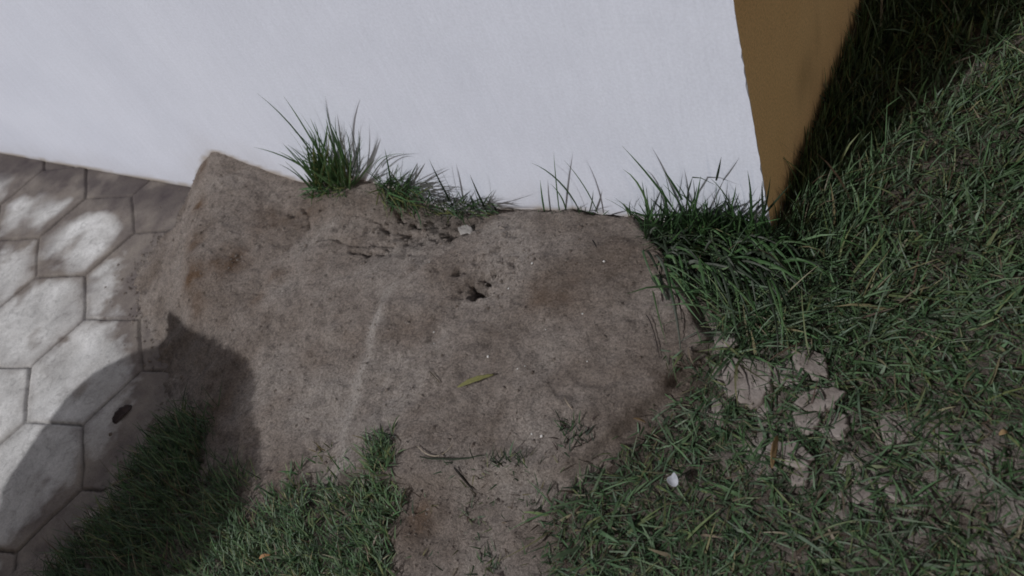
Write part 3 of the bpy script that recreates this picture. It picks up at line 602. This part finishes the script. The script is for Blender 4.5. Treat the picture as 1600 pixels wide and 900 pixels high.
# white scrap: two folded lobes
pa = on_z((1052, 750), .022); sV = np.array([(-.006, -.012, 0), (.004, -.011, .002), (.009, .000, .006), (.008, .011, .004), (.002, .006, .001), (-.005, .009, .003), (-.010, .002, .005), (-.002, -.001, -.002)]) * .95
sF = [(0, 1, 7), (1, 2, 7), (2, 3, 7), (3, 4, 7), (4, 5, 7), (5, 6, 7), (6, 0, 7)]
sc = mesh_np('petal', sV, sF, M_SC); sc.location = pa; sc.rotation_euler = (.1, -.1, .9); sm = sc.modifiers.new('t', 'SOLIDIFY'); sm.thickness = .0008; sb = sc.modifiers.new('s', 'SUBSURF'); sb.levels = sb.render_levels = 2
tag(sc, 'small white folded petal lying on the lawn', 'petal')

M_CLOD = mat_plain('dry_soil_clod', (.17, .142, .126), (.30, .262, .24), 30, .97, .005)
M_STONE = mat_plain('pale_stone', (.26, .24, .225), (.40, .375, .35), 50, .9, .002)
def lump_mesh(name, rx, ry, rz, seed, mat, flat=.55):
    nu, nv = 30, 16; V = []; r_ = np.random.default_rng(seed); ph = r_.uniform(0, 6.28, 8); am = r_.uniform(.04, .14, 8)
    cuts = [(r_.normal(size=3), r_.uniform(.62, .9)) for _ in range(9)]
    for j in range(nv + 1):
        th = math.pi * j / nv
        for i in range(nu):
            a = 2 * math.pi * i / nu; d = np.array([math.sin(th) * math.cos(a), math.sin(th) * math.sin(a), math.cos(th)]); rr = 1 + sum(am[k] * math.sin((k + 2) * a * .5 * 2 + ph[k]) * math.sin(th) for k in range(3))
            p = d * rr
            for nrm, h in cuts:
                nn = nrm / np.linalg.norm(nrm); e = p @ nn - h
                if e > 0: p = p - nn * e * .9
            p = p + d * .05 * math.sin(9 * p[0] + ph[4]) * math.sin(8 * p[1] + ph[5]) + r_.normal(0, .008, 3)
            V.append((p[0] * rx, p[1] * ry, min(p[2], flat) * rz))
    V = np.array(V); Fq = []
    for j in range(nv):
        for i in range(nu): Fq.append((j * nu + i, (j + 1) * nu + i, (j + 1) * nu + (i + 1) % nu, j * nu + (i + 1) % nu))
    return mesh_np(name, V, np.array(Fq), mat)
def slab_lump(name, rx, ry, rz, seed, mat):
    """an angular, flat topped piece of dried soil with a rough broken edge"""
    r_ = np.random.default_rng(seed); k = r_.integers(6, 9); an = np.sort(np.arange(k) / k * 6.283 + r_.uniform(-.28, .28, k)); rad = r_.uniform(.78, 1.15, k)
    cor = np.column_stack([np.cos(an) * rad, np.sin(an) * rad]); nu, rings = 72, 16; out = []
    for i in range(nu):
        u = i / nu * k; a = int(u) % k; f = u - int(u); out.append(cor[a] * (1 - f) + cor[(a + 1) % k] * f)
    out = np.array(out); out = (out + np.roll(out, 1, 0) + np.roll(out, -1, 0)) / 3; V = [(0, 0, 1)]; prof = []
    for j in range(1, rings + 1):
        t = j / rings
        if t < .68: s_, z = t / .68 * .86, 1 - .10 * (t / .68) ** 2
        else:
            q = (t - .68) / .32; s_, z = .86 + .14 * math.sin(q * 1.57), .90 - 1.5 * (1 - math.cos(q * 1.57))
        for p in out: V.append((p[0] * s_, p[1] * s_, z))
    V = np.array(V); so = seed * 3.7
    V[:, 0] += .20 * fbm(V[:, 0] + so, V[:, 1], 2.2, 4, seed, .65); V[:, 1] += .20 * fbm(V[:, 0], V[:, 1] + so, 2.2, 4, seed + 3, .65)
    cr_ = fbm(V[:, 0] + so, V[:, 1], 1.1, 2, seed + 5); V[:, 2] += .16 * fbm(V[:, 0] + so, V[:, 1], 1.6, 4, seed + 1) + .25 * V[:, 0] * r_.normal() * .6 - .5 * np.exp(-(cr_ / .02) ** 2) * (V[:, 2] > .3)
    V *= np.array([rx, ry, rz]); Fq = [(0, 1 + i, 1 + (i + 1) % nu) for i in range(nu)]
    for j in range(rings - 1):
        for i in range(nu): a = 1 + j * nu; Fq.append((a + i, a + nu + i, a + nu + (i + 1) % nu, a + (i + 1) % nu))
    return mesh_np(name, V, Fq, mat)
def clod(px, py, wpx, hpx, rot, seed, label, name='soil_clod', mat=None, group='dry soil clods in the lawn', cat='soil clod', hgt=.016, sink=.35):
    c = on_z((px, py), .006); s = 1.0 / 1050.0 if px > 900 else 1.0 / 950.0
    o = slab_lump(name, wpx * s * .74, hpx * s * .80, hgt * .34, seed, mat or M_CLOD); o.location = (c[0], c[1], ground_z(c[0], c[1])[0] + hgt * .05); o.rotation_euler = (rng.normal(0, .12), rng.normal(0, .12), math.radians(rot))
    return tag(o, label, cat, group)
clod(1170, 590, 70, 66, 30, 1, 'largest pale cracked soil clod in the lawn right of the mound corner', hgt=.024)
clod(1180, 622, 42, 30, -20, 2, 'pale clod touching the underside of the largest clod')
clod(1268, 568, 34, 48, 55, 3, 'upright pale clod upper right of the largest clod, grass behind it', hgt=.022)
clod(1232, 583, 34, 36, 0, 4, 'pale clod squeezed between the largest clod and the upright one')
clod(1282, 628, 46, 26, 28, 5, 'smooth pinkish clod sloping below the upright clod', hgt=.020)
clod(1262, 655, 26, 34, 10, 6, 'narrow clod under the smooth pinkish clod')
clod(1303, 663, 34, 34, -15, 7, 'flat clod right of the narrow one in thin grass')
clod(1118, 632, 22, 34, 20, 8, 'small pale clod left of the largest clod, by green blades')
clod(1124, 582, 20, 34, 40, 9, 'thin pale clod edge just left of the largest clod, across a dark crack')
clod(1134, 530, 26, 30, 60, 10, 'pale yellowish clod at the pointed corner of the mound')
clod(1208, 662, 40, 18, 10, 11, 'low flat clod between long dark blades above the brown leaf', hgt=.012)
clod(1397, 668, 34, 44, -10, 12, 'lone pinkish clod far right among grass', hgt=.016)
clod(1250, 742, 18, 28, 10, 13, 'small whitish clod right below the brown leaf', hgt=.016)
clod(1232, 712, 50, 30, 10, 14, 'flat wide clod directly right of the brown leaf', hgt=.010)
clod(1336, 775, 30, 16, 20, 15, 'low clod in thin grass lower right, left of a rounder one', hgt=.010)
clod(1402, 762, 36, 28, 0, 16, 'round low clod in thin grass near the lower right bare patch', hgt=.012)
clod(721, 349, 32, 15, -12, 21, 'pale stone wedged in the crack by the wall below thin grass', 'stone', M_STONE, None, 'stone', .014)
M_GRIT = mat_plain('white_grit', (.55, .53, .50), (.70, .68, .65), 200, .7)
GRIT = [(839, 427, 'above right of the hole, brightest of all'), (800, 461, 'just right of the hole'), (676, 418, 'upper left of the hole'), (858, 525, 'on the soil lower right of the hole'), (950, 424, 'near the upper right part of the soil'), (916, 503, 'right of centre of the soil'),
        (815, 587, 'left one of two near the yellow leaf tip'), (826, 582, 'right one of two near the yellow leaf tip'), (768, 566, 'above the yellow leaf'), (680, 522, 'left below the hole'), (922, 574, 'lower right soil, alone'), (681, 541, 'just beneath another fleck left below the hole'), (849, 686, 'near the soil foot'), (834, 683, 'beside another near the soil foot'), (1028, 484, 'close to the withered blades')]
g0 = lump_mesh('grit_grain', .0017, .0014, .0012, 77, M_GRIT)
for k, (gx, gy, wh) in enumerate(GRIT):
    o = g0 if k == 0 else g0.copy()
    if k: COL.objects.link(o)
    c = on_z((gx, gy), .012); o.location = (c[0], c[1], ground_z(c[0], c[1])[0] + .001); o.rotation_euler = (0, 0, k * 1.3); s = [1.5, 1.2, 1.0, .8][k % 4]; o.scale = (s, s, s)
    tag(o, 'tiny white grain of grit ' + wh, 'grit', 'white grit grains on the bare soil')

# loose soil crumbs scattered over the bare mound: nobody could count them
def crumbs(n):
    Pc = np.column_stack([rng.uniform(-1.75, .25, n), rng.uniform(-.8, -.005, n)]); px = to_px(np.column_stack([Pc, np.zeros(n)]))
    spl = np.exp(-seg_dist(Pc, bound) / .04); hole = np.exp(-(((px[:, 0] - 800) / 80) ** 2 + ((px[:, 1] - 430) / 45) ** 2)); gap = np.exp(-(((px[:, 0] - 640) / 110) ** 2 + ((px[:, 1] - 360) / 26) ** 2)); edge_ = np.exp(-(((px[:, 0] - 720) / 160) ** 2 + ((px[:, 1] - 800) / 90) ** 2))
    lft = np.exp(-(((px[:, 0] - 380) / 110) ** 2 + ((px[:, 1] - 400) / 90) ** 2))
    k = rng.random(n) < np.clip(.10 + .5 * spl + .55 * hole + .5 * gap + .25 * edge_ + .2 * lft, 0, 1); Pc = Pc[k]; bd = seg_dist(Pc, bound); lf = to_px(np.column_stack([Pc, np.zeros(len(Pc))]))[:, 0] > 250; Pc = Pc[lf | (rng.random(len(Pc)) < .9 * np.exp(-(bd / .05) ** 1.2))]; n = len(Pc)
    b = np.column_stack([Pc, np.where(Pc[:, 0] < -1.03, np.maximum(ground_z(Pc[:, 0], Pc[:, 1]), path_z(Pc[:, 0])), ground_z(Pc[:, 0], Pc[:, 1]))]); r = rng.gamma(1.5, .0008, n) + .0004
    oc = np.array([(1, 0, 0), (0, 1, 0), (-1, 0, 0), (0, -1, 0), (0, 0, .8), (0, 0, -.5)]); f = np.array([(0, 1, 4), (1, 2, 4), (2, 3, 4), (3, 0, 4), (1, 0, 5), (2, 1, 5), (3, 2, 5), (0, 3, 5)])
    V = (b[:, None] + oc[None] * r[:, None, None] * rng.uniform(.6, 1.4, (n, 6, 1))); Fc = (f[None] + np.arange(n)[:, None, None] * 6).reshape(-1, 3)
    return V.reshape(-1, 3), Fc
V, Fc = crumbs(60000)
cr = mesh_np('soil_crumbs', V, Fc, M_SOIL, attrs={'tone': np.repeat(np.clip(rng.normal(.12, .2, (len(V) // 6, 3)), 0, .8) * np.array([.5, 1, .6]), 6, 0)}, smooth=False); tag(cr, 'fine loose soil crumbs strewn over the bare mound', 'crumbs', kind='stuff')

# ------------------------------------------------------------------ made-up shrub, unseen behind the camera, left: crown shaped to throw the round shadow
SH = [on_z(p, -.07)[:2] for p in [(-30, 770), (8, 712), (44, 662), (76, 622), (108, 592), (152, 568), (200, 550), (240, 532), (256, 508), (270, 486), (287, 498), (304, 509), (322, 520), (346, 530), (372, 539), (400, 550), (436, 620), (444, 690), (428, 770), (380, 850), (290, 910), (180, 970), (40, 1040), (-90, 1050), (-130, 980), (-90, 890), (-40, 820)]]
AZB = math.radians(AZ); ELR = math.radians(EL); ld = np.array([math.sin(AZB) * math.cos(ELR), math.cos(AZB) * math.cos(ELR), -math.sin(ELR)])
la = np.array([math.cos(AZB), -math.sin(AZB), 0.0]); lb = np.cross(la, ld)
shc = np.append(np.mean(SH, 0), -.07); rel = np.array([np.append(q, -.07) - shc for q in SH]); pa_, pb_ = rel @ la, rel @ lb
sang = np.arctan2(pb_, pa_); srad = np.hypot(pa_, pb_); so_ = np.argsort(sang); sang, srad = sang[so_], srad[so_]
CC = shc - ld * (1.05 / math.sin(ELR)); sx, sy, szc = CC
shrub = empty('shadow_shrub', (sx, sy, 0)); tag(shrub, 'made-up round shrub on a short trunk behind the viewer, added to cast the shadow', 'shrub')
M_BARK = mat_plain('bark', (.10, .075, .05), (.2, .155, .11), 40); M_LEAF = mat_plain('shrub_leaf', (.04, .085, .03), (.07, .12, .045), 20, .5)
tv, tf = [], []
for j in range(9):
    z = -.15 + j * .13; r = .028 - .0012 * j
    for i in range(10): tv.append((sx + .012 * math.sin(z * 5) + r * math.cos(i * .6283), sy + .01 * math.cos(z * 6) + r * math.sin(i * .6283), z))
for j in range(8):
    for i in range(10): tf.append((j * 10 + i, j * 10 + (i + 1) % 10, (j + 1) * 10 + (i + 1) % 10, (j + 1) * 10 + i))
attach(mesh_np('trunk', np.array(tv), np.array(tf), M_BARK), shrub)
n = 5200; d = rng.normal(size=(n, 3)); d /= np.linalg.norm(d, axis=1)[:, None]
def crown_pt(d, k):
    ra = np.interp(np.arctan2(d[:, 1], d[:, 0]), np.concatenate([[sang[-1] - 6.2832], sang, [sang[0] + 6.2832]]), np.concatenate([[srad[-1]], srad, [srad[0]]]))
    return CC + ((ra * d[:, 0] * k)[:, None] * la + (ra * d[:, 1] * k)[:, None] * lb + (.22 * d[:, 2] * k)[:, None] * ld)
c = crown_pt(d, rng.uniform(.95, 1.035, n))
u = np.cross(d, rng.normal(size=(n, 3))); u /= np.linalg.norm(u, axis=1)[:, None]; v = np.cross(d + .5 * rng.normal(size=(n, 3)), u); v /= np.linalg.norm(v, axis=1)[:, None]
l, ww = rng.uniform(.008, .014, (n, 1)), rng.uniform(.004, .007, (n, 1))
LV = np.stack([c - u * l, c + v * ww, c + u * l, c - v * ww], 1).reshape(-1, 3); LF = np.arange(4 * n).reshape(n, 4)
nu, nv = 96, 32; th = np.linspace(0, math.pi, nv + 1); ph = np.arange(nu) * 2 * math.pi / nu
TH, PH = np.meshgrid(th, ph, indexing='ij'); dd = np.stack([np.sin(TH) * np.cos(PH), np.sin(TH) * np.sin(PH), np.cos(TH)], -1).reshape(-1, 3)
CV = crown_pt(dd, 1.03); i = np.arange(nv)[:, None] * nu + np.arange(nu)[None]; j = np.arange(nv)[:, None] * nu + (np.arange(nu)[None] + 1) % nu
CF = np.stack([i, i + nu, j + nu, j], -1).reshape(-1, 4)
attach(mesh_np('crown', np.vstack([LV, CV]), np.vstack([LF, CF + len(LV)]), M_LEAF, smooth=False), shrub)
